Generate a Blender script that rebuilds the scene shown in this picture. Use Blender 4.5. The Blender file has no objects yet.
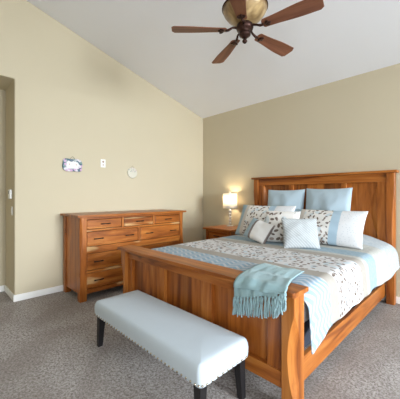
import bpy, bmesh, math, random
from mathutils import Vector, Matrix, noise

PI = math.pi
S = bpy.context.scene
COL = S.collection
rnd = random.Random(7)

# ------------------------------------------------------------------ camera
cd = bpy.data.cameras.new('camera')
cam = bpy.data.objects.new('camera', cd)
COL.objects.link(cam)
cam.location = (4.18365, -4.24575, 1.35)
cam.rotation_euler = (PI / 2, 0, math.radians(45.4))
cd.sensor_width = 36
cd.lens = 36 * 277 / 400
cd.shift_y = -3.5 / 400
cd.clip_start = 0.02
S.camera = cam

# ------------------------------------------------------------------ world, light, exposure
W = bpy.data.worlds.new('world')
S.world = W
W.use_nodes = True
W.node_tree.nodes['Background'].inputs[0].default_value = (0.75, 0.85, 1.0, 1)
W.node_tree.nodes['Background'].inputs[1].default_value = 1.2
vs = S.view_settings
vs.view_transform = 'Standard'
vs.look = 'None'
vs.gamma = 1
vs.exposure = 0.05
vs.use_curve_mapping = False


def area(name, loc, rot, sx, sy, power, color):
    l = bpy.data.lights.new(name, 'AREA')
    l.shape = 'RECTANGLE'
    l.size, l.size_y = sx, sy
    l.energy = power
    l.color = color
    o = bpy.data.objects.new(name, l)
    o.location = loc
    o.rotation_euler = rot
    COL.objects.link(o)
    return o


# daylight through the unseen right-hand windows, then an added front fill
TILT, SPREAD = math.radians(10), math.radians(74)
P1, P2, P_FILL, WZ_ = 184, 30, 118, 1.9
for wy, pw, ww in ((-1.90, P1, 2.3), (-4.30, P2, 1.7)):
    area('window_daylight', (10.52, wy, WZ_), (0, PI / 2 - TILT, 0), 2.0, ww, pw, (0.86, 0.935, 1.0)).data.spread = SPREAD
area('window_daylight', (6.2, -5.55, 1.5), (-PI / 2, 0, PI), 1.8, 1.7, P_FILL, (0.92, 0.96, 1.0))  # added fill for back wall, bench and ceiling, at an invented window

# ------------------------------------------------------------------ helpers: materials


def s2l(c):
    return c / 12.92 if c <= 0.04045 else ((c + 0.055) / 1.055) ** 2.4


def rgb(r, g, b):
    return (s2l(r / 255), s2l(g / 255), s2l(b / 255), 1)


class NT:
    def __init__(self, name, rough=0.6, spec=0.3):
        self.m = bpy.data.materials.new(name)
        self.m.use_nodes = True
        self.t = self.m.node_tree
        self.b = self.t.nodes['Principled BSDF']
        self.b.inputs['Roughness'].default_value = rough
        self.b.inputs['Specular IOR Level'].default_value = spec

    def n(self, typ, **kw):
        x = self.t.nodes.new(typ)
        for k, v in kw.items():
            if k in ('operation', 'data_type', 'blend_type', 'feature', 'noise_dimensions', 'voronoi_dimensions',
                     'interpolation_type', 'attribute_name', 'wave_type', 'bands_direction', 'distance', 'clamp_factor'):
                setattr(x, k, v)
        return x

    def L(self, a, b):
        self.t.links.new(a, b)

    def setin(self, sock, v):
        if hasattr(v, 'is_linked') or hasattr(v, 'links'):
            self.L(v, sock)
        else:
            sock.default_value = v

    def math(self, op, a, b=None, c=None):
        x = self.n('ShaderNodeMath', operation=op)
        self.setin(x.inputs[0], a)
        if b is not None:
            self.setin(x.inputs[1], b)
        if c is not None:
            self.setin(x.inputs[2], c)
        return x.outputs[0]

    def mix(self, f, a, b, blend='MIX'):
        x = self.n('ShaderNodeMix', data_type='RGBA', blend_type=blend)
        self.setin(x.inputs[0], f)
        self.setin(x.inputs[6], a)
        self.setin(x.inputs[7], b)
        return x.outputs[2]

    def step(self, v, lo, hi):
        x = self.n('ShaderNodeMapRange', interpolation_type='SMOOTHSTEP')
        self.setin(x.inputs[0], v)
        x.inputs[1].default_value = lo
        x.inputs[2].default_value = hi
        return x.outputs[0]

    def noise(self, vec, scale, detail=3, dist=0.0, rough=0.5):
        x = self.n('ShaderNodeTexNoise')
        if vec is not None:
            self.L(vec, x.inputs['Vector'])
        x.inputs['Scale'].default_value = scale
        x.inputs['Detail'].default_value = detail
        x.inputs['Distortion'].default_value = dist
        x.inputs['Roughness'].default_value = rough
        return x.outputs[0]

    def coord(self, which='Object'):
        return self.n('ShaderNodeTexCoord').outputs[which]

    def mapv(self, vec, scale=(1, 1, 1), loc=(0, 0, 0)):
        x = self.n('ShaderNodeMapping')
        self.L(vec, x.inputs[0])
        self.setin(x.inputs[1], loc)
        x.inputs[3].default_value = scale
        return x.outputs[0]

    def sep(self, vec):
        x = self.n('ShaderNodeSeparateXYZ')
        self.L(vec, x.inputs[0])
        return x.outputs

    def comb(self, x_, y_, z_=0.0):
        x = self.n('ShaderNodeCombineXYZ')
        self.setin(x.inputs[0], x_)
        self.setin(x.inputs[1], y_)
        self.setin(x.inputs[2], z_)
        return x.outputs[0]

    def bump(self, h, strength=0.3, dist=0.01):
        x = self.n('ShaderNodeBump')
        x.inputs['Strength'].default_value = strength
        x.inputs['Distance'].default_value = dist
        self.L(h, x.inputs['Height'])
        self.L(x.outputs[0], self.b.inputs['Normal'])

    def color(self, c):
        self.setin(self.b.inputs['Base Color'], c)
        return self.m


def flat(name, c, rough=0.6, spec=0.3, metal=0.0, var=0.06):
    """one colour with a faint mottling"""
    k = NT(name, rough, spec)
    n = k.noise(k.coord(), 9, 3)
    k.color(k.mix(n, tuple(v * (1 - var) for v in c[:3]) + (1,), tuple(min(1, v * (1 + var)) for v in c[:3]) + (1,)))
    k.b.inputs['Metallic'].default_value = metal
    return k.m


def wood(name, axis, plank=None, width=0.13, sap=0.0, tone=1.0, dark=(110, 54, 18), mid=(168, 96, 36), light=(192, 124, 58), fine=True, rough=0.36):
    k = NT(name, rough, 0.4)
    oi = k.n('ShaderNodeObjectInfo').outputs['Random']
    off = k.math('MULTIPLY', oi, 17.3)
    v = k.n('ShaderNodeVectorMath', operation='ADD')
    k.L(k.coord(), v.inputs[0])
    k.L(k.comb(off, off, off), v.inputs[1])
    vec = v.outputs[0]
    sc = [7.0, 7.0, 7.0]
    sc[axis] = 0.75
    xyz = k.sep(vec)
    if plank is not None:
        pid = k.math('FLOOR', k.math('DIVIDE', xyz[plank], width))
        wn = k.n('ShaderNodeTexWhiteNoise')
        wn.noise_dimensions = '1D'
        k.L(pid, wn.inputs['W'])
        pv = wn.outputs['Value']
        o2 = k.math('MULTIPLY', pv, 9.0)
        v2 = k.n('ShaderNodeVectorMath', operation='ADD')
        k.L(vec, v2.inputs[0])
        k.L(k.comb(o2, o2, o2), v2.inputs[1])
        vec = v2.outputs[0]
    g = k.noise(k.mapv(vec, tuple(sc)), 1.6, 4, 0.9, 0.55)
    cr = k.n('ShaderNodeValToRGB')
    k.L(g, cr.inputs[0])
    e = cr.color_ramp.elements
    e[0].position, e[0].color = 0.28, rgb(*dark)
    e[1].position, e[1].color = 0.72, rgb(*light)
    m_ = e.new(0.5)
    m_.color = rgb(*mid)
    col = cr.outputs[0]
    fs = [150.0, 150.0, 150.0]
    fs[axis] = 3.0
    gr = k.noise(k.mapv(vec, tuple(fs)), 1.0, 2, 0.2)
    col = k.mix(k.math('MULTIPLY', k.step(gr, 0.45, 0.75), 0.28), col, rgb(105, 55, 22))
    if sap > 0:
        ss = [3.6, 3.6, 3.6]
        ss[axis] = 0.7
        sn = k.noise(k.mapv(vec, tuple(ss), (3.1, 1.7, 5.3)), 1.5, 2, 0.7)
        col = k.mix(k.math('MULTIPLY', k.step(sn, 0.66 - 0.2 * sap, 0.74 - 0.2 * sap), 0.78), col, rgb(216, 176, 124))
    if plank is not None:
        f = k.math('MULTIPLY_ADD', pv, 0.75, 0.56)
        col = k.mix(1.0, col, k.comb(f, k.math('MULTIPLY_ADD', pv, 0.8, 0.52), k.math('MULTIPLY_ADD', pv, 0.82, 0.5)), 'MULTIPLY')
    # knots
    ks = [3.2, 3.2, 3.2]
    ks[axis] = 1.7
    vo = k.n('ShaderNodeTexVoronoi')
    k.L(k.mapv(vec, tuple(ks), (0.4, 0.9, 0.2)), vo.inputs['Vector'])
    vo.inputs['Scale'].default_value = 1.0
    kn = k.math('SUBTRACT', 1.0, k.step(vo.outputs['Distance'], 0.03, 0.13))
    col = k.mix(k.math('MULTIPLY', kn, 0.75), col, rgb(70, 34, 14))
    if tone != 1.0:
        col = k.mix(1.0, col, (tone, tone, tone, 1), 'MULTIPLY')
    k.color(col)
    k.bump(gr, 0.08, 0.002)
    return k.m


def leaves(k, uvw, scale, seed, a=0.40, b=0.14, rand=0.75, keep=1.0):
    """mask of small rotated leaves, one to a cell, and a random value per leaf"""
    vec = k.mapv(uvw, (scale, scale, 1), (seed, seed * 1.7, 0))
    vo = k.n('ShaderNodeTexVoronoi', voronoi_dimensions='2D')
    vo.inputs['Scale'].default_value = 1.0
    vo.inputs['Randomness'].default_value = rand
    k.L(vec, vo.inputs['Vector'])
    d = k.n('ShaderNodeVectorMath', operation='SUBTRACT')
    k.L(vec, d.inputs[0])
    k.L(vo.outputs['Position'], d.inputs[1])
    lx, ly, _ = k.sep(d.outputs[0])
    r_, g_, b_ = k.sep(vo.outputs['Color'])
    ang = k.math('MULTIPLY', r_, 6.28)
    c, s = k.math('COSINE', ang), k.math('SINE', ang)
    px = k.math('SUBTRACT', k.math('MULTIPLY', lx, c), k.math('MULTIPLY', ly, s))
    py = k.math('ADD', k.math('MULTIPLY', lx, s), k.math('MULTIPLY', ly, c))
    q = k.math('ADD', k.math('POWER', k.math('ABSOLUTE', k.math('DIVIDE', px, a)), 2.0),
               k.math('POWER', k.math('ABSOLUTE', k.math('DIVIDE', py, b)), 2.0))
    m = k.math('SUBTRACT', 1.0, k.step(q, 0.75, 1.1))
    if keep < 1:
        m = k.math('MULTIPLY', m, k.math('LESS_THAN', g_, keep))
    return m, b_


def floral(k, uvw, base, sc=16.0):
    col = base
    m, r = leaves(k, uvw, sc * 0.55, 3.3, 0.42, 0.2, 0.8, 0.65)
    col = k.mix(k.math('MULTIPLY', m, 0.65), col, rgb(188, 206, 216))
    m, r = leaves(k, uvw, sc, 1.1, 0.36, 0.19, 0.8, 0.75)
    lc = k.mix(k.step(r, 0.3, 0.9), rgb(118, 105, 97), rgb(166, 153, 144))
    col = k.mix(m, col, lc)
    m, r = leaves(k, uvw, sc * 1.25, 8.7, 0.34, 0.17, 0.9, 0.34)
    return k.mix(m, col, rgb(108, 96, 90))


# ------------------------------------------------------------------ helpers: objects
def wpos(o):
    p = Vector((0, 0, 0))
    while o is not None:
        p += o.location
        o = o.parent
    return p


def obj(name, bm, mat, parent=None, bev=0.0, smooth=False, local=False, label=None, seg=2):
    if parent is not None and not local:
        bmesh.ops.translate(bm, verts=bm.verts, vec=-wpos(parent))
    bmesh.ops.recalc_face_normals(bm, faces=bm.faces)
    me = bpy.data.meshes.new(name)
    bm.to_mesh(me)
    bm.free()
    if mat is not None:
        me.materials.append(mat)
    o = bpy.data.objects.new(name, me)
    COL.objects.link(o)
    if parent is not None:
        o.parent = parent
    if smooth:
        for p in me.polygons:
            p.use_smooth = True
    if bev:
        md = o.modifiers.new('bevel', 'BEVEL')
        md.width = bev
        md.segments = seg
        md.limit_method = 'ANGLE'
        md.angle_limit = math.radians(35)
    if label:
        o['label'] = label
    return o


def tag(o, label, cat, group=None):
    o['label'] = label
    o['category'] = cat
    if group:
        o['group'] = group
    return o


def thing(name, label, cat, loc, group=None):
    o = bpy.data.objects.new(name, None)
    o.empty_display_size = 0.1
    o.location = loc
    COL.objects.link(o)
    return tag(o, label, cat, group)


def struct(name, bm, mat, parent=None, bev=0.0):
    o = obj(name, bm, mat, parent, bev)
    o['kind'] = 'structure'
    return o


def box(bm, x0, x1, y0, y1, z0, z1):
    vs_ = [bm.verts.new((x, y, z)) for z in (z0, z1) for y in (y0, y1) for x in (x0, x1)]
    for f in ((0, 2, 3, 1), (4, 5, 7, 6), (0, 1, 5, 4), (2, 6, 7, 3), (0, 4, 6, 2), (1, 3, 7, 5)):
        bm.faces.new([vs_[i] for i in f])
    return vs_


def B(*a):
    bm = bmesh.new()
    for q in (a if isinstance(a[0], (tuple, list)) else [a]):
        box(bm, *q)
    return bm


def loft(bm, secs, cap=True, closed=True):
    rows = [[bm.verts.new(p) for p in s] for s in secs]
    n = len(rows[0])
    for a, b in zip(rows, rows[1:]):
        for i in range(n if closed else n - 1):
            j = (i + 1) % n
            bm.faces.new((a[i], a[j], b[j], b[i]))
    if cap:
        bm.faces.new(list(reversed(rows[0])))
        bm.faces.new(rows[-1])
    return rows


def lathe(bm, prof, c=(0, 0, 0), seg=28, axis='z'):
    rows = []
    for r_, z in prof:
        r_ = max(r_, 0.0004)
        rows.append([(c[0] + r_ * math.cos(2 * PI * i / seg), c[1] + r_ * math.sin(2 * PI * i / seg), c[2] + z) for i in range(seg)])
    loft(bm, rows)


def tube(bm, pts, r, seg=8):
    pts = [Vector(p) for p in pts]
    secs = []
    for i, p in enumerate(pts):
        d = (pts[min(i + 1, len(pts) - 1)] - pts[max(i - 1, 0)]).normalized()
        a = d.cross(Vector((0, 0, 1)))
        if a.length < 0.05:
            a = d.cross(Vector((0, 1, 0)))
        a.normalize()
        b = d.cross(a)
        rr = r[i] if isinstance(r, (list, tuple)) else r
        secs.append([p + (a * math.cos(2 * PI * k / seg) + b * math.sin(2 * PI * k / seg)) * rr for k in range(seg)])
    loft(bm, secs)


def prism(bm, pts, lo, hi, ax='z'):
    def P(p, h):
        return {'z': (p[0], p[1], h), 'y': (p[0], h, p[1]), 'x': (h, p[0], p[1])}[ax]
    loft(bm, [[P(p, lo) for p in pts], [P(p, hi) for p in pts]])


def nz(x, y=0.0, z=0.0):
    return noise.noise(Vector((x, y, z)))


def sm(x, a, b):
    t = max(0.0, min(1.0, (x - a) / (b - a)))
    return t * t * (3 - 2 * t)


# ------------------------------------------------------------------ materials
k = NT('wall_paint', 0.85, 0.15)
pn = k.noise(k.coord(), 1.1, 2)
k.color(k.mix(pn, rgb(198, 187, 161), rgb(203, 192, 167)))
k.bump(k.noise(k.coord(), 180, 2), 0.05, 0.002)
PAINT = k.m

k = NT('ceiling_paint', 0.9, 0.1)
k.color(k.mix(k.noise(k.coord(), 2, 2), rgb(239, 241, 245), rgb(242, 244, 248)))
k.bump(k.noise(k.coord(), 90, 3), 0.08, 0.003)
CEIL = k.m

k = NT('carpet', 1.0, 0.05)
cc = k.coord()
big = k.noise(cc, 1.6, 3, 0.5)
fib = k.noise(cc, 62, 4, 0.6, 0.7)
fin = k.noise(cc, 130, 2, 0.2)
col = k.mix(k.step(fib, 0.34, 0.64), rgb(126, 118, 113), rgb(206, 201, 198))
col = k.mix(k.math('MULTIPLY', k.step(fin, 0.4, 0.7), 0.35), col, rgb(136, 128, 123))
col = k.mix(k.math('MULTIPLY', k.step(big, 0.40, 0.66), 0.5), col, rgb(138, 128, 121))
k.color(col)
k.bump(k.math('ADD', fib, k.math('MULTIPLY', fin, 0.5)), 0.6, 0.02)
CARPET = k.m

WHITE = flat('white_trim', rgb(243, 243, 240), 0.45, 0.4, var=0.02)
PLASTIC = flat('white_plastic', rgb(236, 236, 232), 0.4, 0.4, var=0.02)
WX = wood('hickory_across', 0)
WY = wood('hickory_along', 1)
WZ = wood('hickory_upright', 2)
WDX = wood('hickory_drawer', 1, None, sap=0.38)
WRAIL = wood('hickory_rail_between', 1, None, sap=0.6)
WTOP = wood('hickory_dresser_top', 1, 0, 0.16, tone=1.0)
WSIDE = wood('hickory_side_planks', 2, 1, 0.14)
WSIDEX = wood('hickory_side_boards', 2, 0, 0.15)
WPAN = wood('hickory_panel_planks', 2, 0, 0.125, tone=0.95)
WNTOP = wood('hickory_nightstand_top', 0, 1, 0.14)
WFAN = wood('walnut_blade', 0, None, dark=(98, 58, 40), mid=(130, 82, 58), light=(148, 98, 72), rough=0.45)
BRONZE = flat('dark_bronze', rgb(62, 40, 34), 0.35, 0.5, 0.75, 0.25)
HANDLE = flat('oil_rubbed_bronze', rgb(48, 38, 34), 0.4, 0.5, 0.6, 0.1)
BLACKWOOD = flat('black_lacquered_wood', rgb(30, 28, 30), 0.4, 0.4)
BLACK = flat('black_metal', rgb(28, 28, 30), 0.5)
CHROME = flat('nickel', rgb(205, 200, 190), 0.22, 0.5, 1.0, 0.03)
NAIL = flat('pewter_nail', rgb(196, 186, 168), 0.25, 0.5, 1.0, 0.05)
NAVY = flat('dark_ticking', rgb(58, 62, 72), 0.9, 0.1)
MATT = flat('white_ticking', rgb(228, 230, 232), 0.9, 0.1)


def fabric(name, c, var=0.05, weave=260, rough=0.9, bump=0.25):
    k = NT(name, rough, 0.12)
    cc = k.coord()
    n = k.noise(cc, 14, 3)
    w = k.noise(cc, weave, 2)
    lo = tuple(v * (1 - var) for v in c[:3]) + (1,)
    hi = tuple(min(1, v * (1 + var)) for v in c[:3]) + (1,)
    k.color(k.mix(k.math('MULTIPLY_ADD', w, 0.5, k.math('MULTIPLY', n, 0.5)), lo, hi))
    k.bump(w, bump, 0.002)
    k.b.inputs['Sheen Weight'].default_value = 0.15
    return k.m


BENCHF = fabric('blue_grey_linen', rgb(195, 207, 216), 0.05)
THROW = fabric('aqua_knit', rgb(148, 178, 184), 0.10, 150)
EURO = fabric('pale_blue_cotton', rgb(178, 197, 208), 0.03)

# --- bedspread: bands along the bed, laid out on cloth coordinates (u across, v = distance from headboard wall)
k = NT('banded_bedspread', 0.88, 0.12)
uv = k.coord('UV')
U, V, _ = k.sep(uv)
Vw = k.math('MULTIPLY_ADD', k.noise(k.comb(U, V), 3.0, 1), 0.02, k.math('SUBTRACT', V, 0.01))
white = rgb(212, 212, 213)
blue = rgb(196, 214, 226)
taupe = rgb(205, 200, 192)
cream = rgb(226, 226, 222)
# chevron at the foot
tri = k.math('ABSOLUTE', k.math('SUBTRACT', k.math('FRACT', k.math('MULTIPLY', U, 7.0)), 0.5))
zz = k.math('FRACT', k.math('MULTIPLY', k.math('ADD', V, k.math('MULTIPLY', tri, 0.10)), 17.0))
chev = k.mix(k.math('MULTIPLY', k.step(k.math('ABSOLUTE', k.math('SUBTRACT', zz, 0.5)), 0.24, 0.34), 0.75), rgb(150, 174, 192), rgb(206, 209, 212))
flo = floral(k, k.comb(U, V), white, 15.0)
qn = k.noise(k.mapv(k.comb(U, V), (26, 60, 1)), 1.0, 3, 1.0)
creamq = k.mix(k.step(qn, 0.42, 0.6), rgb(182, 183, 178), rgb(196, 197, 192))
blueq = k.mix(k.step(qn, 0.40, 0.62), rgb(148, 171, 185), rgb(164, 184, 196))
headq = k.mix(k.step(qn, 0.40, 0.62), rgb(174, 186, 193), rgb(195, 200, 203))
taupeq = k.mix(qn, rgb(164, 158, 150), rgb(177, 171, 163))
bands = [(0.60, creamq), (0.93, blueq), (1.20, creamq), (1.28, taupeq), (1.42, flo), (2.02, taupeq), (2.17, chev)]
col = headq
for v0, c in bands:
    col = k.mix(k.step(Vw, v0 - 0.004, v0 + 0.004), col, c)
k.color(col)
k.bump(k.math('ADD', qn, k.noise(k.comb(U, V), 9, 3)), 0.35, 0.012)
SPREAD = k.m


def pillow_mat(name, stops, flor=None, sc=13.0):
    """vertical bands across a pillow; stops = [(u, colour or 'floral')]"""
    k = NT(name, 0.88, 0.12)
    U, V, _ = k.sep(k.coord('UV'))
    fl = floral(k, k.comb(U, V), rgb(230, 228, 224), sc)
    dm, _r = leaves(k, k.comb(U, V), 34, 5.0, 0.2, 0.14, 0.9, 0.5)
    dots = k.mix(k.math('MULTIPLY', dm, 0.6), rgb(220, 222, 224), rgb(178, 186, 194))

    def C(c):
        return fl if c == 'floral' else dots if c == 'dots' else c
    col = C(stops[0][1])
    for u, c in stops[1:]:
        col = k.mix(k.step(U, u - 0.003, u + 0.003), col, C(c))
    k.color(col)
    k.bump(k.noise(k.coord(), 220, 2), 0.2, 0.002)
    return k.m


SHAM = pillow_mat('banded_sham', [(0, rgb(160, 184, 197)), (0.10, rgb(206, 200, 192)), (0.16, 'floral'), (0.52, rgb(172, 196, 212)), (0.62, 'dots')], sc=17)
FLOR = pillow_mat('leaf_print_cotton', [(0, 'floral'), (0.40, rgb(222, 222, 220))], sc=11)
LUMB = pillow_mat('blue_white_lumbar', [(0, rgb(160, 180, 190)), (0.095, rgb(132, 122, 118)), (0.128, rgb(232, 232, 230)), (0.352, rgb(132, 122, 118))])
k = NT('ruched_white_cotton', 0.9, 0.1)
U, V, _ = k.sep(k.coord('UV'))
rib = k.math('ABSOLUTE', k.math('SUBTRACT', k.math('FRACT', k.math('MULTIPLY', k.math('ADD', k.math('ADD', U, V), k.math('MULTIPLY', k.noise(k.comb(U, V), 8, 2), 0.02)), 30.0)), 0.5))
k.color(k.mix(rib, rgb(158, 165, 168), rgb(216, 218, 218)))
k.bump(rib, 0.45, 0.008)
RUCHE = k.m

# ------------------------------------------------------------------ the room
H0, SL, YB = 3.004, 0.277, -0.03


def zc(y):
    return H0 - SL * y


XR, YF = 10.6, -5.65
struct('floor', B(-0.75, XR + 0.12, YF - 0.12, 0.12, -0.1, 0.0), CARPET)
bm = bmesh.new()
prism(bm, [(0.12, zc(0.12)), (0.12, zc(0.12) + 0.1), (YF - 0.12, zc(YF - 0.12) + 0.1), (YF - 0.12, zc(YF - 0.12))], -0.75, XR + 0.12, 'x')
struct('ceiling', bm, CEIL)
YO, ZO = -3.447, 2.85           # side opening into the hall
bm = bmesh.new()
prism(bm, [(0.0, 0), (0.0, zc(0)), (YF, zc(YF)), (YF, ZO), (YO, ZO), (YO, 0)], -0.57, 0.0, 'x')
struct('wall_left', bm, PAINT, bev=0.012)
struct('wall_hall', B(-0.69, -0.57, YF, -3.2, 0, 3.0), PAINT)
struct('wall_back', B(-0.57, XR, YB, 0.12, 0, zc(0) + 0.03), PAINT)
# right wall with two windows
bm = bmesh.new()
for y0, y1, z0, z1 in ((YF, 0, 0, 0.8), (-0.65, 0, 0.8, 3.0), (-3.35, -3.15, 0.8, 3.0), (YF, -5.25, 0.8, 3.0)):
    box(bm, XR, XR + 0.12, y0, y1, z0, z1)
prism(bm, [(0, 3.0), (0, zc(0)), (YF, zc(YF)), (YF, 3.0)], XR, XR + 0.12, 'x')
struct('wall_right', bm, PAINT)
bm = bmesh.new()
for x0, x1, z0, z1 in ((-0.69, XR + 0.12, 0, 0.4), (-0.69, 5.1, 0.4, 2.6), (7.3, XR + 0.12, 0.4, 2.6), (-0.69, XR + 0.12, 2.6, zc(YF))):
    box(bm, x0, x1, YF - 0.12, YF, z0, z1)
struct('wall_front', bm, PAINT)
k = NT('window_glass', 0.02)
k.b.inputs['Transmission Weight'].default_value = 1.0
GLASS = k.color((0.95, 0.98, 1, 1))
for i, (y0, y1) in enumerate(((-3.15, -0.65), (-5.25, -3.35))):
    f = struct('window_%d' % (i + 1), B((XR - 0.015, XR + 0.1, y0 - 0.05, y0 + 0.05, 0.74, 3.06), (XR - 0.015, XR + 0.1, y1 - 0.05, y1 + 0.05, 0.74, 3.06),
                                        (XR - 0.015, XR + 0.1, y0 + 0.05, y1 - 0.05, 0.74, 0.85), (XR - 0.015, XR + 0.1, y0 + 0.05, y1 - 0.05, 2.95, 3.06),
                                        (XR + 0.03, XR + 0.08, (y0 + y1) / 2 - 0.02, (y0 + y1) / 2 + 0.02, 0.85, 2.95)), WHITE)
    obj('pane', B(XR + 0.05, XR + 0.056, y0 + 0.05, y1 - 0.05, 0.85, 2.95), GLASS, f)
f = struct('window_3', B((5.04, 5.15, YF - 0.1, YF + 0.015, 0.35, 2.65), (7.25, 7.36, YF - 0.1, YF + 0.015, 0.35, 2.65),  # invented front window, framing the added fill light
                         (5.15, 7.25, YF - 0.1, YF + 0.015, 0.35, 0.45), (5.15, 7.25, YF - 0.1, YF + 0.015, 2.55, 2.65),
                         (6.18, 6.22, YF - 0.08, YF - 0.03, 0.45, 2.55)), WHITE)
obj('pane', B(5.15, 7.25, YF - 0.056, YF - 0.05, 0.45, 2.55), GLASS, f)
BBH, BBT = 0.085, 0.014


def baseb(name, *q):
    struct(name, B(*q), WHITE, bev=0.004)


baseb('baseboard_left', 0, BBT, YO - BBT, YB, 0, BBH)
baseb('baseboard_opening', -0.57, 0.0, YO - BBT, YO, 0, BBH)
baseb('baseboard_hall', -0.57, -0.57 + BBT, YF, YO - BBT, 0, BBH)
baseb('baseboard_back', BBT, XR, YB - BBT, YB, 0, BBH)
baseb('baseboard_right', XR - BBT, XR, YF, YB - BBT, 0, BBH)
baseb('baseboard_front', -0.57 + BBT, XR - BBT, YF, YF + BBT, 0, BBH)


# ------------------------------------------------------------------ carved post: one vertical edge scooped in its middle
def post(bm, x0, x1, y0, y1, z0, z1, sx, sy, lo, hi, cx, cy, base=0.004):
    """sx, sy say which vertical edge is scooped; between lo and hi by up to cx, cy"""
    secs = []
    N = 26
    for i in range(N + 1):
        z = z0 + (z1 - z0) * i / N
        t = (z - lo) / (hi - lo)
        s = math.sin(PI * t) ** 0.8 if 0 < t < 1 else 0.0
        ax, ay = base + cx * s, base + cy * s
        pts = []
        for (qx, qy) in ((0, 0), (1, 0), (1, 1), (0, 1)):
            X, Y = (x0, x1)[qx], (y0, y1)[qy]
            if (qx == 1) == (sx > 0) and (qy == 1) == (sy > 0):
                dx, dy = (-ax if qx else ax), (-ay if qy else ay)
                a, b = (X + dx, Y, z), (X, Y + dy, z)
                # keep the order anticlockwise
                if (qx, qy) in ((0, 0), (1, 1)):
                    a, b = b, a
                pts += [a, b]
            else:
                pts.append((X, Y, z))
        secs.append(pts)
    loft(bm, secs)


# ------------------------------------------------------------------ dresser
D = thing('dresser', 'wide wooden dresser with dark bar pulls against the left wall', 'dresser', (0.33, -2.0, 0))
dx1, dy0, dy1 = 0.635, -2.87, -1.14
for (y0, y1, sy) in ((dy0, dy0 + 0.085, -1), (dy1 - 0.085, dy1, 1)):
    bm = bmesh.new()
    post(bm, dx1 - 0.085, dx1, y0, y1, 0, 1.075, 1, sy, 0.56, 1.12, 0.02, 0.03)
    obj('post', bm, WZ, D, 0.002)
    obj('post', B(0.035, 0.11, y0, y1, 0, 1.075), WZ, D, 0.003)
for y0 in (dy0 + 0.014, dy1 - 0.034):
    obj('side_panel', B(0.11, dx1 - 0.085, y0, y0 + 0.02, 0.09, 1.075), WSIDEX, D)
obj('back_panel', B(0.035, 0.05, dy0 + 0.085, dy1 - 0.085, 0.09, 1.07), WSIDE, D)
obj('top', B(0.02, dx1 + 0.03, dy0 - 0.035, dy1 + 0.04, 1.075, 1.105), WTOP, D, 0.004)
fy0, fy1 = dy0 + 0.085, dy1 - 0.085
ROWS = ((0.915, 1.045, 3), (0.69, 0.89, 2), (0.38, 0.605, 2), (0.145, 0.352, 2))
zs = [0.09] + [v for r_ in reversed(ROWS) for v in r_[:2]] + [1.075]
for a, b in zip(zs[0::2], zs[1::2]):
    obj('front_rail', B(dx1 - 0.05, dx1 - 0.006, fy0, fy1, a, b), WRAIL, D, 0.002)
fr = []
for z0, z1, n in ROWS:
    w = (fy1 - fy0 + 0.03) / n
    for i in range(n):
        a, b = fy0 + i * w, fy0 + (i + 1) * w - 0.03
        fr.append((a, b, z0, z1))
        if i < n - 1:
            obj('front_stile', B(dx1 - 0.05, dx1 - 0.006, b, b + 0.03, z0, z1), WZ, D, 0.002)


def pull(c, axis, length, parent):
    """bar pull on a front facing +x (axis y) or -y (axis x)"""
    bm = bmesh.new()
    n = 8
    out = Vector((1, 0, 0)) if axis == 'y' else Vector((0, -1, 0))
    al = Vector((0, 1, 0)) if axis == 'y' else Vector((1, 0, 0))
    c = Vector(c)
    tube(bm, [c + al * (length * (i / n - 0.5)) + out * (0.022 + 0.006 * math.sin(PI * i / n)) for i in range(n + 1)],
         [0.006 + 0.0025 * abs(i / n - 0.5) * 2 for i in range(n + 1)], 8)
    for s in (-1, 1):
        p = c + al * (length * 0.36 * s)
        tube(bm, [p - out * 0.001, p + out * 0.022], 0.006, 8)
    return obj('handle', bm, HANDLE, parent, smooth=True)


for a, b, z0, z1 in fr:
    bm = bmesh.new()
    # drawer front with a raised field whose lower edge is a shallow arch
    box(bm, dx1 - 0.03, dx1 - 0.012, a + 0.006, b - 0.006, z0 + 0.006, z1 - 0.006)
    box(bm, dx1 - 0.35, dx1 - 0.029, a + 0.02, b - 0.02, z0 + 0.02, z1 - 0.02)
    N = 14
    low = [(a + 0.010 + (b - a - 0.020) * i / N, z0 + 0.010 + 0.026 * math.sin(PI * i / N)) for i in range(N + 1)]
    pts = low + [(b - 0.010, z1 - 0.010), (a + 0.010, z1 - 0.010)]
    prism(bm, pts, dx1 - 0.012, dx1 - 0.003, 'x')
    d = obj('drawer', bm, WDX, D, 0.003)
    for q in ((0.2, 0.8) if b - a > 0.6 else (0.5,)):
        pull((dx1 - 0.003, a + (b - a) * q, (z0 + z1) / 2), 'y', 0.125, d)

# ------------------------------------------------------------------ bed
BED = thing('bed', 'king size wooden bed with tall panelled headboard and low footboard', 'bed', (2.42, -1.4, 0))
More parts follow.
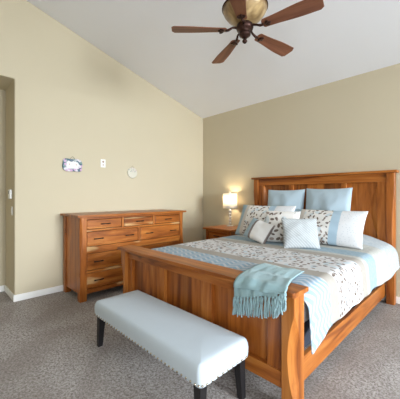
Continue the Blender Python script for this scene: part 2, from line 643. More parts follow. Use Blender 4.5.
# headboard
hx0, hx1 = 1.372, 3.437
HB = obj('headboard', B((hx0 + 0.085, hx1 - 0.085, -0.085, -0.05, 0.30, 1.56)), WPAN, BED)
HB['label'] = 'tall panelled headboard'
for s, (a, b) in ((-1, (hx0, hx0 + 0.088)), (1, (hx1 - 0.088, hx1))):
    bm = bmesh.new()
    post(bm, a, b, -0.145, -0.05, 0, 1.64, s, -1, 0.55, 1.35, 0.022, 0.05)
    obj('post', bm, WZ, HB, 0.002)
obj('cap', B(hx0 - 0.028, hx1 + 0.03, -0.18, -0.04, 1.64, 1.672), WX, HB, 0.005)
obj('top_rail', B(hx0 + 0.088, hx1 - 0.088, -0.125, -0.05, 1.53, 1.64), WX, HB, 0.003)
obj('bottom_rail', B(hx0 + 0.088, hx1 - 0.088, -0.122, -0.05, 0.30, 0.45), WX, HB, 0.003)
for s in (-1, 1):
    xe = hx0 + 0.088 if s < 0 else hx1 - 0.088
    secs = []
    N = 24
    for i in range(N + 1):
        z = 0.45 + (1.53 - 0.45) * i / N
        t = (z - 0.80) / (1.53 - 0.80)
        c = 0.07 * math.sin(PI * max(0, min(1, t)))
        q = [(xe, -0.05, z), (xe, -0.12, z), (xe - s * 0.10, -0.12, z), (xe - s * (0.102 + c), -0.086, z), (xe - s * (0.102 + c), -0.05, z)]
        secs.append(q)
    bm = bmesh.new()
    loft(bm, secs)
    obj('stile', bm, WZ, HB)
for xa in (2.02, 2.80):
    obj('stile', B(xa, xa + 0.075, -0.112, -0.05, 0.45, 1.53), WZ, HB, 0.003)
# footboard
px0, px1 = 1.352, 3.412
FB = obj('footboard', B((px0 + 0.085, px1 - 0.085, -2.625, -2.60, 0.2, 0.69)), WPAN, BED)
FB['label'] = 'low panelled footboard with broad flat cap'
for s, (a, b) in ((-1, (px0, px0 + 0.088)), (1, (px1 - 0.088, px1))):
    bm = bmesh.new()
    post(bm, a, b, -2.697, -2.575, 0, 0.75, s, -1, 0.12, 0.62, 0.042, 0.07, 0.006)
    obj('post', bm, WZ, FB, 0.002)
bm = bmesh.new()
cx0, cx1, cya, cyb = px0 - 0.03, px1 + 0.012, -2.727, -2.535
prism(bm, [(cx0, cya), (cx1 - 0.012, cya), (cx1, cya + 0.012), (cx1, cyb), (cx0, cyb)], 0.75, 0.78, 'z')
obj('cap', bm, WX, FB, 0.004)
obj('top_rail', B(px0 + 0.088, px1 - 0.088, -2.665, -2.60, 0.665, 0.75), WX, FB, 0.003)
obj('bottom_rail', B(px0 + 0.088, px1 - 0.088, -2.665, -2.60, 0.145, 0.25), WX, FB, 0.003)
for xa, xb in ((px0 + 0.088, 1.52), (1.975, 2.095), (2.585, 2.705), (3.20, px1 - 0.088)):
    obj('stile', B(xa, xb, -2.66, -2.60, 0.25, 0.665), WZ, FB, 0.003)
# rails, slats and centre legs
for xa, xb in ((3.305, 3.335), (1.475, 1.505)):
    obj('side_rail', B(xa, xb, -2.60, -0.10, 0.085, 0.255), WY, BED, 0.003)
for i in range(7):
    y = -2.42 + i * 0.37
    obj('slat', B(1.505, 3.305, y - 0.045, y + 0.045, 0.225, 0.245), WX, BED)
for x, y in ((3.12, -2.30), (3.12, -0.60), (2.42, -2.30), (2.42, -0.60), (1.7, -1.4)):
    bm = bmesh.new()
    lathe(bm, [(0.03, 0), (0.03, 0.02), (0.018, 0.03), (0.018, 0.225)], (x, y, 0), 14)
    obj('support_leg', bm, BLACK, BED, smooth=True, label='short black centre leg')


def softbox(x0, x1, y0, y1, z0, z1, r):
    bm = B(x0, x1, y0, y1, z0, z1)
    bmesh.ops.bevel(bm, geom=bm.edges[:], offset=r, segments=4, affect='EDGES', profile=0.5)
    return bm


tag(obj('box_spring', softbox(1.515, 3.295, -2.50, -0.15, 0.245, 0.47, 0.02), NAVY, smooth=True),
    'dark box spring showing as a thin line under the bedspread', 'box spring')
tag(obj('mattress', softbox(1.50, 3.35, -2.48, -0.16, 0.47, 0.715, 0.05), MATT, smooth=True),
    'white mattress hidden under the banded bedspread', 'mattress')


# ------------------------------------------------------------------ bedspread
def spread_top(x, y):
    b = 0.735
    hump = 0.10 * sm(y, -0.78, -0.45)
    side = sm(x, 1.45, 1.70) * (1 - sm(x, 3.05, 3.40))
    b += hump * (0.25 + 0.75 * side)
    b += 0.006 * nz(x * 3.1, y * 3.1) + 0.003 * nz(x * 9, y * 9, 3)
    b -= 0.05 * sm(-y, 2.40, 2.50)
    return b


def bedspread():
    bm = bmesh.new()
    uvl = bm.loops.layers.uv.new('UVMap')
    xl, xr, r = 1.455, 3.405, 0.085
    NV = 84
    rows, us = [], []
    for j in range(NV + 1):
        y = -0.155 - (2.505 - 0.155) * j / NV
        pts = []
        # hem heights
        hr = 0.41 + 0.018 * nz(y * 2.2, 4.0) + 0.06 * sm(y, -0.7, -0.2) - 0.075 * sm(-y, 2.15, 2.5)
        hl = 0.40 + 0.018 * nz(y * 2.1, 9.0)
        rr = r + 0.06 * sm(y, -0.8, -0.4)
        fh = 0.06 * sm(y, -0.95, -0.3)
        zt_r, zt_l = spread_top(xr, y), spread_top(xl, y)

        def drape(s, hem, zt):
            out = []
            for i in range(9):
                t = i / 8
                z = hem + (zt - rr - hem) * t
                flare = (1 - t) * (0.016 + 0.018 * nz(y * 4.3, s * 7.0) + 0.008 * nz(y * 11, s))
                out.append((flare, z))
            return out
        for fl, z in drape(-1, hl, zt_l):
            pts.append((xl - fl, y, z))
        for i in range(1, 6):
            a = PI / 2 * i / 6
            pts.append((xl + rr * (1 - math.cos(a)), y, zt_l - rr + rr * math.sin(a)))
        NT_ = 40
        for i in range(NT_ + 1):
            x = xl + rr + (xr + fh - xl - 2 * rr) * i / NT_
            base = spread_top(x, y)
            pts.append((x, y, base))
        # ease the ends of the top onto the corner rounding
        for i in range(5, 0, -1):
            a = PI / 2 * i / 6
            pts.append((xr + fh - rr * (1 - math.cos(a)), y, zt_r - rr + rr * math.sin(a)))
        for fl, z in reversed(drape(1, hr, zt_r)):
            pts.append((xr + fl + fh, y, z))
        rows.append(pts)
    # level the joins: top edge heights blend to the corner height
    vr = [[bm.verts.new(p) for p in row] for row in rows]
    n = len(rows[0])
    for row in rows:
        acc, u = 0.0, [0.0]
        for a, b in zip(row, row[1:]):
            acc += (Vector(a) - Vector(b)).length
            u.append(acc)
        us.append(u)
    for j in range(NV):
        for i in range(n - 1):
            f = bm.faces.new((vr[j][i], vr[j][i + 1], vr[j + 1][i + 1], vr[j + 1][i]))
            for lp, (a, b) in zip(f.loops, ((j, i), (j, i + 1), (j + 1, i + 1), (j + 1, i))):
                lp[uvl].uv = (us[a][b] - us[a][n // 2] + 3.0, -rows[a][b][1])
    return bm


def solid(o, th, off=1.0):
    m = o.modifiers.new('solid', 'SOLIDIFY')
    m.thickness = th
    m.offset = off
    return o


sp = obj('bedspread', bedspread(), SPREAD, smooth=True)
solid(sp, 0.014, 1.0)
sp.modifiers.new('sub', 'SUBSURF').levels = 1
sp.modifiers['sub'].render_levels = 1
tag(sp, 'pale blue and white bedspread banded with leaf print across the bed', 'bedspread')


# ------------------------------------------------------------------ pillows
def pillow(name, label, w, h, t, loc, tilt, yaw, mat, group, roll=0.0, seed=0.0, pin=0.05, n=26, plump=0.42, piping=None):
    bm = bmesh.new()
    uvl = bm.loops.layers.uv.new('UVMap')

    def P(i, j, side):
        u, v = -1 + 2 * i / n, -1 + 2 * j / n
        # crowd the grid toward the seams
        u, v = math.sin(u * PI / 2), math.sin(v * PI / 2)
        x = w / 2 * u * (1 - pin * (1 - v * v))
        z = h / 2 * v * (1 - pin * (1 - u * u))
        f = max(0.0, (1 - u * u) * (1 - v * v)) ** plump
        f *= 1 + 0.10 * (-v)                      # filling settles downwards
        y = side * t / 2 * f
        wr = 0.10 * t * f * nz(u * 2.1 + seed, v * 2.1, side + seed) + 0.05 * t * f * nz(u * 5 + seed, v * 5, side)
        return Vector((x, y + wr, z + h / 2)), (x + w / 2, z + h / 2)
    grid = {}
    for side in (-1, 1):
        for i in range(n + 1):
            for j in range(n + 1):
                edge = i in (0, n) or j in (0, n)
                key = (i, j, 0 if edge else side)
                if key not in grid:
                    grid[key] = bm.verts.new(P(i, j, side)[0])
    for side in (-1, 1):
        for i in range(n):
            for j in range(n):
                ks = [(i, j), (i + 1, j), (i + 1, j + 1), (i, j + 1)]
                if side > 0:
                    ks.reverse()
                vs_ = [grid[(a, b, 0 if a in (0, n) or b in (0, n) else side)] for a, b in ks]
                f = bm.faces.new(vs_)
                for lp, (a, b) in zip(f.loops, ks):
                    lp[uvl].uv = P(a, b, side)[1]
    o = obj(name, bm, mat, smooth=True)
    o.location = loc
    o.rotation_euler = (Matrix.Rotation(math.radians(yaw), 4, 'Z') @ Matrix.Rotation(math.radians(-tilt), 4, 'X') @ Matrix.Rotation(math.radians(roll), 4, 'Y')).to_euler()
    return tag(o, label, 'pillow', group)


G = 'pillows on the bed'
pillow('euro_pillow', 'large plain pale blue square pillow against the headboard, the left one', 0.61, 0.64, 0.20, (2.055, -0.36, 0.82), 9, 2, EURO, G, seed=1)
pillow('euro_pillow', 'large plain pale blue square pillow against the headboard, the right one', 0.63, 0.65, 0.20, (2.685, -0.36, 0.82), 9, -2, EURO, G, seed=5)
pillow('sham_pillow', 'long banded blue and leaf print sham pillow nearest the lamp', 0.90, 0.51, 0.17, (1.935, -0.82, 0.755), 27, 0, SHAM, G, seed=9, roll=-0.5)
pillow('sham_pillow', 'long banded leaf print sham pillow at the right end of the row', 0.89, 0.475, 0.17, (2.815, -0.80, 0.755), 29, 0, SHAM, G, seed=13)
pillow('throw_pillow', 'square leaf print pillow behind the white ribbed pillow', 0.46, 0.45, 0.13, (2.36, -1.05, 0.75), 27, 10, FLOR, G, seed=17)
pillow('throw_pillow', 'plain white square pillow with diagonal ribs in the front', 0.41, 0.365, 0.14, (2.745, -1.19, 0.745), 22, 40, RUCHE, G, seed=21)
pillow('lumbar_pillow', 'small half blue half white pillow with grey brown stripe', 0.37, 0.29, 0.13, (2.10, -1.22, 0.775), 32, 2, LUMB, G, seed=25, roll=15)


# ------------------------------------------------------------------ throw over the footboard
TH = thing('throw_blanket', 'light aqua fringed throw draped over the footboard corner', 'blanket', (3.1, -2.6, 0.79))


def throw_path(v):
    """side view of the throw: v from the bed (0) over the cap to the front hem (1)"""
    pts = [(-2.19, 0.757), (-2.30, 0.759), (-2.42, 0.757), (-2.50, 0.768), (-2.545, 0.788), (-2.62, 0.791), (-2.70, 0.791), (-2.735, 0.785),
           (-2.748, 0.765), (-2.753, 0.72), (-2.755, 0.665)]
    f = v * (len(pts) - 1)
    i = min(int(f), len(pts) - 2)
    t = f - i
    return tuple(pts[i][q] * (1 - t) + pts[i + 1][q] * t for q in (0, 1))


def throw_sheet(x_back, x_front, dv=0.0, lift=0.0, seed=0, v0=0.0, v1=1.0):
    bm = bmesh.new()
    NU, NV = 30, 40
    vr = []
    for j in range(NV + 1):
        v = v0 + (v1 - v0) * j / NV
        row = []
        for i in range(NU + 1):
            u = i / NU
            y, z = throw_path(v)
            f = sm(v, 0.0, 0.75)
            x = x_back[0] * (1 - f) + x_front[0] * f + u * ((x_back[1] - x_back[0]) * (1 - f) + (x_front[1] - x_front[0]) * f)
            wv = 0.007 * (nz(u * 5 + seed, v * 3.0) + 0.6 * nz(u * 12 + seed, v * 5)) + 0.004
            wv = max(0.0, wv) + lift
            if v < 0.72:
                z += wv
            else:
                y -= wv * 1.6
                z += (0.012 * nz(u * 4 + seed, 2.0) + 0.085 * u) * sm(v, 0.75, 1.0)
            y += 0.03 * nz(u * 3 + seed, 7) * (1 - sm(v, 0, 0.3))
            row.append(bm.verts.new((x, y, z)))
        vr.append(row)
    for j in range(NV):
        for i in range(NU):
            bm.faces.new((vr[j][i], vr[j][i + 1], vr[j + 1][i + 1], vr[j + 1][i]))
    return bm


c = obj('cloth', throw_sheet((2.885, 3.20), (3.01, 3.335), 0, 0.0, 2), THROW, TH, smooth=True)
solid(c, 0.006)
c = obj('folded_layer', throw_sheet((2.88, 3.235), (3.02, 3.385), 0, 0.009, 11, 0.0, 0.86), THROW, TH, smooth=True)
solid(c, 0.006)


def tassel(x, y, z, length, seed):
    bm = bmesh.new()
    bmesh.ops.create_uvsphere(bm, u_segments=8, v_segments=6, radius=0.008, matrix=Matrix.Translation((x, y, z)))
    for s in range(5):
        a = 2 * PI * s / 5 + seed
        r0 = 0.005
        sw = rnd.uniform(-0.01, 0.01)
        ln = length * rnd.uniform(0.88, 1.06)
        pts = []
        for i in range(7):
            t = i / 6
            sp_ = r0 + 0.004 * t
            pts.append((x + math.cos(a) * sp_ + sw * t + 0.003 * math.sin(t * 6 + a + seed), y + math.sin(a) * sp_ * 0.6, z - ln * t))
        tube(bm, pts, [0.0055] * 6 + [0.004], 6)
    return obj('tassel', bm, THROW, TH, smooth=True)


for i in range(13):
    x = 3.018 + i * 0.0262
    tassel(x, -2.766, 0.664 + 0.085 * i / 12 + 0.006 * nz(i * 0.7, 3), 0.122, i)
for i in range(7):
    t = i / 6
    tassel(3.325 + 0.055 * t, -2.770 + 0.01 * t, 0.735 + 0.05 * t, 0.115 - 0.02 * t, i * 2.1)

# ------------------------------------------------------------------ bench
BN = thing('bench', 'long pale blue grey upholstered bench with black legs before the bed', 'bench', (2.41, -2.96, 0))
bx0, bx1, by0, by1, bz0, bz1 = 1.73, 3.10, -3.172, -2.712, 0.278, 0.408


def bench_seat():
    bm = bmesh.new()
    NX, NY = 60, 24
    rows = []

    def ring(z, ins, n=10, rc=0.035):
        pts = []
        for cx, cy, a0 in ((bx1 - rc, by1 - rc, 0), (bx0 + rc, by1 - rc, 90), (bx0 + rc, by0 + rc, 180), (bx1 - rc, by0 + rc, 270)):
            for i in range(n + 1):
                a = math.radians(a0 + 90 * i / n)
                pts.append((cx + (rc - ins) * math.cos(a), cy + (rc - ins) * math.sin(a), z))
        return pts
    secs = [ring(bz0, 0.004), ring(bz0 + 0.004, 0.0), ring(bz0 + 0.03, -0.004), ring(bz1 - 0.06, -0.006), ring(bz1 - 0.036, -0.002), ring(bz1 - 0.018, 0.005), ring(bz1 - 0.006, 0.016), ring(bz1, 0.031)]
    rows = loft(bm, secs, cap=False)
    bm.faces.new(list(reversed(rows[0])))
    # domed top: shrink the last ring toward the middle line
    cxm, cym = (bx0 + bx1) / 2, (by0 + by1) / 2
    prev = rows[-1]
    for q in (0.85, 0.65, 0.4, 0.18):
        cur = []
        for v in secs[-1]:
            x = cxm + (v[0] - cxm) * (1 - (1 - q) * 0.30)
            y = cym + (v[1] - cym) * q
            cur.append(bm.verts.new((x, y, bz1 + 0.012 * (1 - q * q))))
        for i in range(len(cur)):
            j = (i + 1) % len(cur)
            bm.faces.new((prev[i], prev[j], cur[j], cur[i]))
        prev = cur
    bm.faces.new(prev)
    return bm


seat = obj('seat', bench_seat(), BENCHF, BN, smooth=True)
for sx in (0, 1):
    for sy in (0, 1):
        x = bx0 + 0.052 if sx == 0 else bx1 - 0.052
        y = by0 + 0.048 if sy == 0 else by1 - 0.048
        ox = (-0.012 if sx == 0 else 0.012)
        oy = (-0.012 if sy == 0 else 0.012)
        secs = []
        for z, hw, q in ((0, 0.02, 1), (bz0, 0.029, 0)):
            secs.append([(x + ox * q - hw, y + oy * q - hw, z), (x + ox * q + hw, y + oy * q - hw, z), (x + ox * q + hw, y + oy * q + hw, z), (x + ox * q - hw, y + oy * q + hw, z)])
        bm = bmesh.new()
        loft(bm, secs)
        obj('leg', bm, BLACKWOOD, BN, 0.002, label='black tapered leg')
bm = bmesh.new()
bmesh.ops.create_uvsphere(bm, u_segments=10, v_segments=6, radius=0.0072)
nail0 = None
spots = []
N = 34
for i in range(N):
    spots.append((bx0 + 0.04 + (bx1 - bx0 - 0.08) * i / (N - 1), by0 - 0.003, bz0 + 0.016))
for i in range(9):
    y = by0 + 0.045 + (by1 - by0 - 0.09) * i / 8
    spots.append((bx1 + 0.003, y, bz0 + 0.016))
    spots.append((bx0 - 0.003, y, bz0 + 0.016))
for a in (30, 60):
    spots.append((bx1 - 0.035 + 0.038 * math.sin(math.radians(a)), by0 + 0.035 - 0.038 * math.cos(math.radians(a)), bz0 + 0.016))
base = wpos(BN)
for i, p in enumerate(spots):
    if i == 0:
        nail0 = obj('nailhead', bm, NAIL, seat, smooth=True, local=True)
        o = nail0
    else:
        o = nail0.copy()
        COL.objects.link(o)
        o.parent = seat
    o.location = Vector(p) - base
nail0['label'] = 'round pewter nailhead'

# ------------------------------------------------------------------ nightstand and lamp
NS = thing('nightstand', 'wooden nightstand with one drawer in the corner under the lamp', 'nightstand', (0.99, -0.4, 0))
nx0, nx1, ny0, ny1, nt = 0.655, 1.30, -0.70, -0.055, 0.785
obj('top', B(nx0, nx1, ny0, ny1, nt - 0.03, nt), WNTOP, NS, 0.004)
a0, a1, b0, b1 = nx0 + 0.035, nx1 - 0.035, ny0 + 0.035, ny1 - 0.02
for xx, s in ((a0, -1), (a1 - 0.065, 1)):
    bm = bmesh.new()
    post(bm, xx, xx + 0.065, b0, b0 + 0.065, 0, nt - 0.03, s, -1, 0.35, 0.78, 0.015, 0.02)
    obj('leg', bm, WZ, NS, 0.002)
    obj('leg', B(xx, xx + 0.065, b1 - 0.065, b1, 0, nt - 0.03), WZ, NS, 0.002)
for xx in (a0 + 0.012, a1 - 0.03):
    obj('side_panel', B(xx, xx + 0.018, b0 + 0.065, b1 - 0.065, 0.10, nt - 0.03), WSIDE, NS)
obj('back_panel', B(a0 + 0.065, a1 - 0.065, b1 - 0.03, b1 - 0.015, 0.10, nt - 0.03), WSIDEX, NS)
obj('shelf', B(a0 + 0.03, a1 - 0.03, b0 + 0.02, b1 - 0.03, 0.12, 0.145), WNTOP, NS)
for z0, z1 in ((nt - 0.06, nt - 0.03), (0.40, 0.44)):
    obj('front_rail', B(a0 + 0.065, a1 - 0.065, b0 + 0.012, b0 + 0.04, z0, z1), WX, NS)
for z0, z1 in ((0.575, 0.722), (0.445, 0.57)):
    d = obj('drawer', B((a0 + 0.068, a1 - 0.068, b0 + 0.010, b0 + 0.03, z0, z1), (a0 + 0.09, a1 - 0.09, b0 + 0.03, b1 - 0.06, z0 + 0.01, z1 - 0.02)), WX, NS, 0.003)
    pull(((a0 + a1) / 2 - 0.01, b0 + 0.010, (z0 + z1) / 2 + 0.01), 'x', 0.13, d)

lx, ly = 0.875, -0.19
LP = thing('table_lamp', 'lit table lamp with white drum shade and stacked crystal stem', 'lamp', (lx, ly, nt))
k = NT('crystal', 0.03, 0.5)
k.b.inputs['Transmission Weight'].default_value = 0.35
k.b.inputs['IOR'].default_value = 1.45
CRYSTAL = k.color(k.mix(k.noise(k.coord(), 30, 2), rgb(232, 232, 228), rgb(248, 248, 246)))
bm = bmesh.new()
lathe(bm, [(0.0, 0), (0.065, 0), (0.068, 0.006), (0.064, 0.016), (0.03, 0.022), (0.014, 0.03), (0.0, 0.03)], (lx, ly, nt))
obj('base', bm, CRYSTAL, LP, smooth=True)
bm = bmesh.new()
z = nt + 0.028
for i in range(5):
    r_ = 0.030
    lathe(bm, [(0.006, 0), (0.016, 0.004), (r_ * 0.93, 0.017), (r_, 0.028), (r_ * 0.93, 0.039), (0.016, 0.052), (0.006, 0.056)], (lx, ly, z), 14)
    z += 0.058
obj('stem', bm, CRYSTAL, LP)
for i in range(6):
    bm = bmesh.new()
    lathe(bm, [(0.0, -0.003), (0.015, -0.003), (0.015, 0.003), (0.0, 0.003)], (lx, ly, nt + 0.028 + 0.058 * i), 16)
    obj('spacer_ring', bm, CHROME, LP, smooth=True)
zs0, zs1 = nt + 0.335, nt + 0.615
bm = bmesh.new()
lathe(bm, [(0.0, 0), (0.012, 0), (0.012, 0.09), (0.018, 0.09), (0.018, 0.12), (0.0, 0.12)], (lx, ly, z), 16)
obj('socket', bm, CHROME, LP, smooth=True)
k = NT('lamp_shade_linen', 0.9, 0.1)
k.color(rgb(252, 252, 250))
tr = k.n('ShaderNodeBsdfTranslucent')
tr.inputs[0].default_value = (0.92, 0.88, 0.80, 1)
mx = k.n('ShaderNodeMixShader')
mx.inputs[0].default_value = 0.55
k.L(k.b.outputs[0], mx.inputs[1])
k.L(tr.outputs[0], mx.inputs[2])
k.L(mx.outputs[0], k.t.nodes['Material Output'].inputs[0])
bm = bmesh.new()
secs = []
for r_, z in ((0.137, zs0), (0.128, zs1)):
    secs.append([(lx + r_ * math.cos(2 * PI * i / 48), ly + r_ * math.sin(2 * PI * i / 48), z) for i in range(48)])
loft(bm, secs, cap=False)
sh = obj('lamp_shade', bm, k.m, LP, smooth=True, label='white drum lamp shade')
solid(sh, 0.002)
bm = bmesh.new()
for a in (0, 120, 240):
    a = math.radians(a)
    tube(bm, [(lx, ly, zs1 - 0.02), (lx + 0.128 * math.cos(a), ly + 0.128 * math.sin(a), zs1 - 0.012)], 0.0018, 6)
obj('spider', bm, CHROME, LP)
bm = bmesh.new()
lathe(bm, [(0.002, zs1 - 0.03 - nt), (0.004, zs1 - nt), (0.012, zs1 + 0.012 - nt), (0.014, zs1 + 0.024 - nt), (0.008, zs1 + 0.036 - nt), (0.0, zs1 + 0.04 - nt)], (lx, ly, nt), 16)
obj('finial', bm, CRYSTAL, LP, smooth=True)
k = NT('bulb_glow', 0.5)
k.b.inputs['Emission Color'].default_value = (1, 0.82, 0.55, 1)
k.b.inputs['Emission Strength'].default_value = 6.0
bm = bmesh.new()
bmesh.ops.create_uvsphere(bm, u_segments=16, v_segments=10, radius=0.03, matrix=Matrix.Translation((lx, ly, nt + 0.475)))
obj('bulb', bm, k.color((1, 0.95, 0.85, 1)), LP, smooth=True)
l = bpy.data.lights.new('lamp_light', 'POINT')
l.energy = 11
l.color = (1.0, 0.80, 0.53)
l.shadow_soft_size = 0.05
lo = bpy.data.objects.new('lamp_light', l)
lo.location = (0, 0, 0.50)
lo.parent = LP
COL.objects.link(lo)

# ------------------------------------------------------------------ ceiling fan
fx, fy, fz = 2.648, -2.149, 2.885
FN = thing('ceiling_fan', 'five blade ceiling fan of dark wood hanging from the vaulted ceiling', 'ceiling fan', (fx, fy, fz))
bm = bmesh.new()
zt = zc(fy) - fz
lathe(bm, [(0.0, 0.40), (0.016, 0.40), (0.016, zt - 0.08), (0.0, zt - 0.08)], (fx, fy, fz), 16)
obj('downrod', bm, BRONZE, FN, smooth=True)
bm = bmesh.new()
lathe(bm, [(0.0, zt - 0.115), (0.03, zt - 0.115), (0.07, zt - 0.07), (0.08, zt - 0.02), (0.08, zt + 0.02), (0.0, zt + 0.02)], (fx, fy, fz), 24)
obj('canopy', bm, BRONZE, FN, smooth=True)
bm = bmesh.new()
lathe(bm, [(0.0, 0.08), (0.05, 0.08), (0.06, 0.2), (0.11, 0.26), (0.10, 0.36), (0.05, 0.40), (0.0, 0.40)], (fx, fy, fz), 28)
obj('motor_housing', bm, BRONZE, FN, smooth=True)
k = NT('amber_glass', 0.3, 0.5)
gn = k.noise(k.coord(), 6, 4, 1.2)
k.b.inputs['Coat Weight'].default_value = 0.3
k.color(k.mix(k.step(gn, 0.3, 0.7), rgb(128, 100, 62), rgb(196, 168, 120)))
AMBER = k.m
bm = bmesh.new()
lathe(bm, [(0.055, 0.055), (0.085, 0.064), (0.125, 0.088), (0.165, 0.122), (0.193, 0.16), (0.206, 0.20), (0.196, 0.20), (0.155, 0.13), (0.09, 0.08), (0.0, 0.075)], (fx, fy, fz), 40)
bowl = obj('glass_bowl', bm, AMBER, FN, smooth=True, label='amber glass bowl with dark rim')
bm = bmesh.new()
lathe(bm, [(0.194, 0.194), (0.208, 0.194), (0.212, 0.202), (0.206, 0.210), (0.194, 0.210)], (fx, fy, fz), 40)
obj('rim', bm, BRONZE, bowl, smooth=True)
bm = bmesh.new()
lathe(bm, [(0.0, 0.075), (0.055, 0.075), (0.06, 0.06), (0.075, 0.045), (0.08, 0.02), (0.072, 0.0), (0.05, -0.01), (0.047, -0.028), (0.055, -0.035), (0.052, -0.05), (0.03, -0.062), (0.022, -0.075), (0.0, -0.078)], (fx, fy, fz), 28)
obj('hub', bm, BRONZE, FN, smooth=True)
bm = bmesh.new()
lathe(bm, [(0.0, -0.074), (0.012, -0.076), (0.012, -0.084), (0.022, -0.094), (0.024, -0.104), (0.016, -0.116), (0.006, -0.124), (0.0, -0.126)], (fx, fy, fz), 18)
obj('finial', bm, BRONZE, FN, smooth=True)
PITCH = math.radians(-12)


def blade_outline():
    pts = []
    N = 10
    top = []
    for i in range(N + 1):
        t = i / N
        x = 0.185 + 0.41 * t
        w = 0.048 + 0.026 * sm(t, 0.0, 0.9)
        top.append((x, w))
    tip = [(0.648, 0.076), (0.674, 0.055), (0.678, -0.04), (0.655, -0.076)]
    pts = [(0.168, -0.02), (0.168, 0.02), (0.175, 0.038)] + top + tip + [(x, -w) for x, w in reversed(top)] + [(0.175, -0.038)]
    return pts


k = NT('blade_edge', 0.4)
for i in range(5):
    ang = math.radians(10.4 + 72 * i)
    R = Matrix.Rotation(ang, 4, 'Z')
    bm = bmesh.new()
    # scrolled iron: arm, palm plate and three petals
    tube(bm, [(0.055, 0, 0.012), (0.085, 0, 0.022), (0.115, 0.012, 0.016), (0.15, 0.006, -0.004), (0.18, 0, -0.008)], [0.013, 0.011, 0.010, 0.012, 0.012], 8)
    for a in (-50, 0, 50):
        a = math.radians(a)
        c0 = Vector((0.20, 0, -0.010))
        d = Vector((math.cos(a), math.sin(a), 0))
        pr = Matrix.Translation(c0 + d * 0.022) @ Matrix.Rotation(a, 4, 'Z') @ Matrix.Diagonal((1.5, 0.85, 0.5, 1))
        bmesh.ops.create_uvsphere(bm, u_segments=10, v_segments=6, radius=0.019, matrix=pr)
    iron = obj('blade_iron', bm, BRONZE, FN, smooth=True, local=True)
    iron.matrix_local = R
    bm = bmesh.new()
    prism(bm, blade_outline(), -0.003, 0.004, 'z')
    bl = obj('blade', bm, WFAN, iron, 0.002, local=True)
    bl.matrix_local = Matrix.Rotation(PITCH, 4, 'X')

# ------------------------------------------------------------------ things on the walls
k = NT('painted_flower_border', 0.35, 0.4)
cc = k.coord()
v1 = k.n('ShaderNodeTexVoronoi')
k.L(cc, v1.inputs['Vector'])
v1.inputs['Scale'].default_value = 32
r_, g_, b_ = k.sep(v1.outputs['Color'])
col = k.mix(k.step(r_, 0.32, 0.36), rgb(60, 92, 108), rgb(196, 156, 190))
col = k.mix(k.step(r_, 0.58, 0.62), col, rgb(212, 206, 212))
col = k.mix(k.step(r_, 0.80, 0.84), col, rgb(120, 142, 140))
BORDER = k.color(col)


def wobble_rect(hw, hh, n=64, amp=0.012, f=0.86):
    out = []
    for i in range(n):
        a = 2 * PI * i / n
        c_, s_ = math.cos(a), math.sin(a)
        rr = (abs(c_) ** 5 + abs(s_) ** 5) ** (-0.2)
        w = 1 + amp / hh * math.sin(a * 6 + 0.6) * 0.8
        out.append((hw * c_ * rr * w, hh * s_ * rr * w))
    return out


PQ = thing('ceramic_plaque', 'scalloped ceramic plaque with painted pink and teal flower border', 'wall plaque', (0.002, -2.737, 1.798))
bm = bmesh.new()
prism(bm, wobble_rect(0.137, 0.092, amp=0.0035), 0.0, 0.02, 'x')
obj('plate', bm, BORDER, PQ, 0.006, local=True)
bm = bmesh.new()
prism(bm, wobble_rect(0.086, 0.050, amp=0.002), 0.018, 0.023, 'x')
k = NT('white_glaze', 0.3, 0.4)
m_, r_ = leaves(k, k.comb(k.sep(k.coord())[1], k.sep(k.coord())[2]), 17, 4.2, 0.2, 0.15, 0.6, 0.6)
obj('centre_field', bm, k.color(k.mix(k.math('MULTIPLY', m_, 0.7), rgb(226, 226, 222), rgb(196, 140, 124))), PQ, 0.002, local=True)
bm = bmesh.new()
tube(bm, [(0.012, -0.035, 0.088), (0.010, -0.012, 0.118), (0.008, 0.0, 0.126), (0.010, 0.012, 0.118), (0.012, 0.035, 0.088)], 0.0022, 6)
obj('hanging_wire', bm, HANDLE, PQ, local=True)

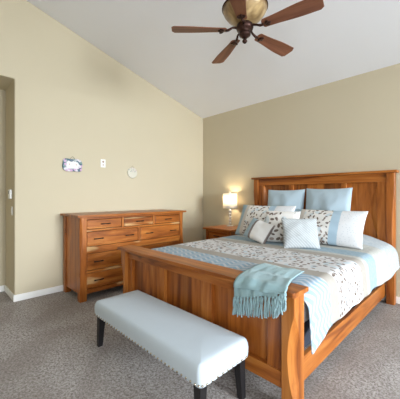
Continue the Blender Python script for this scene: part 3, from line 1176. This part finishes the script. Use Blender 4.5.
OP = thing('outlet_plate', 'small white outlet plate high on the left wall', 'outlet', (0.001, -2.268, 1.864))
bm = B(0, 0.006, -0.04, 0.04, -0.064, 0.064)
obj('cover_plate', bm, PLASTIC, OP, 0.003, local=True)
for z, s in ((0.025, 0.017), (-0.025, 0.011)):
    bm = bmesh.new()
    prism(bm, [(s * math.cos(2 * PI * i / 20), z + s * math.sin(2 * PI * i / 20)) for i in range(20)], 0.005, 0.008, 'x')
    obj('socket', bm, flat('brown_socket', rgb(172, 144, 130), 0.5), OP, local=True, label='brown round socket')

RP = thing('round_plaque', 'small round white plaque with painted flowers along its top', 'wall plaque', (0.002, -1.748, 1.745))
k = NT('round_plaque_glaze', 0.35, 0.4)
o_ = k.coord()
_, yy, zz_ = k.sep(o_)
m1, r1 = leaves(k, k.comb(yy, zz_), 36, 2.0, 0.4, 0.25, 0.8, 0.8)
top = k.step(zz_, 0.0, 0.02)
pc = k.mix(k.step(r1, 0.35, 0.6), rgb(120, 146, 140), rgb(190, 160, 168))
RG = k.color(k.mix(k.math('MULTIPLY', k.math('MULTIPLY', m1, top), 0.8), rgb(210, 206, 190), pc))
bm = bmesh.new()
lathe(bm, [(0.0, 0), (0.088, 0), (0.094, 0.006), (0.09, 0.013), (0.075, 0.011), (0.0, 0.011)], (0, 0, 0), 40)
bmesh.ops.rotate(bm, verts=bm.verts, matrix=Matrix.Rotation(PI / 2, 3, 'Y'))
obj('disc', bm, RG, RP, smooth=True, local=True)
bm = bmesh.new()
tube(bm, [(0.008, -0.03, 0.086), (0.006, 0.0, 0.122), (0.008, 0.03, 0.086)], 0.002, 6)
obj('hanging_wire', bm, CHROME, RP, local=True)

TS = thing('thermostat', 'white thermostat on the side wall of the hall opening', 'thermostat', (-0.19, YO - 0.001, 1.375))
obj('housing', B(-0.055, 0.055, -0.028, 0, -0.06, 0.06), PLASTIC, TS, 0.006, local=True)
obj('display', B(-0.035, 0.02, -0.030, -0.027, 0.0, 0.04), flat('grey_screen', rgb(120, 126, 122), 0.3), TS, local=True, label='grey display')
LS = thing('light_switch', 'white light switch below the thermostat', 'light switch', (-0.13, YO - 0.001, 1.155))
obj('cover_plate', B(-0.036, 0.036, -0.006, 0, -0.058, 0.058), PLASTIC, LS, 0.003, local=True)
obj('rocker', B(-0.016, 0.016, -0.011, -0.005, -0.032, 0.032), PLASTIC, LS, 0.002, local=True)
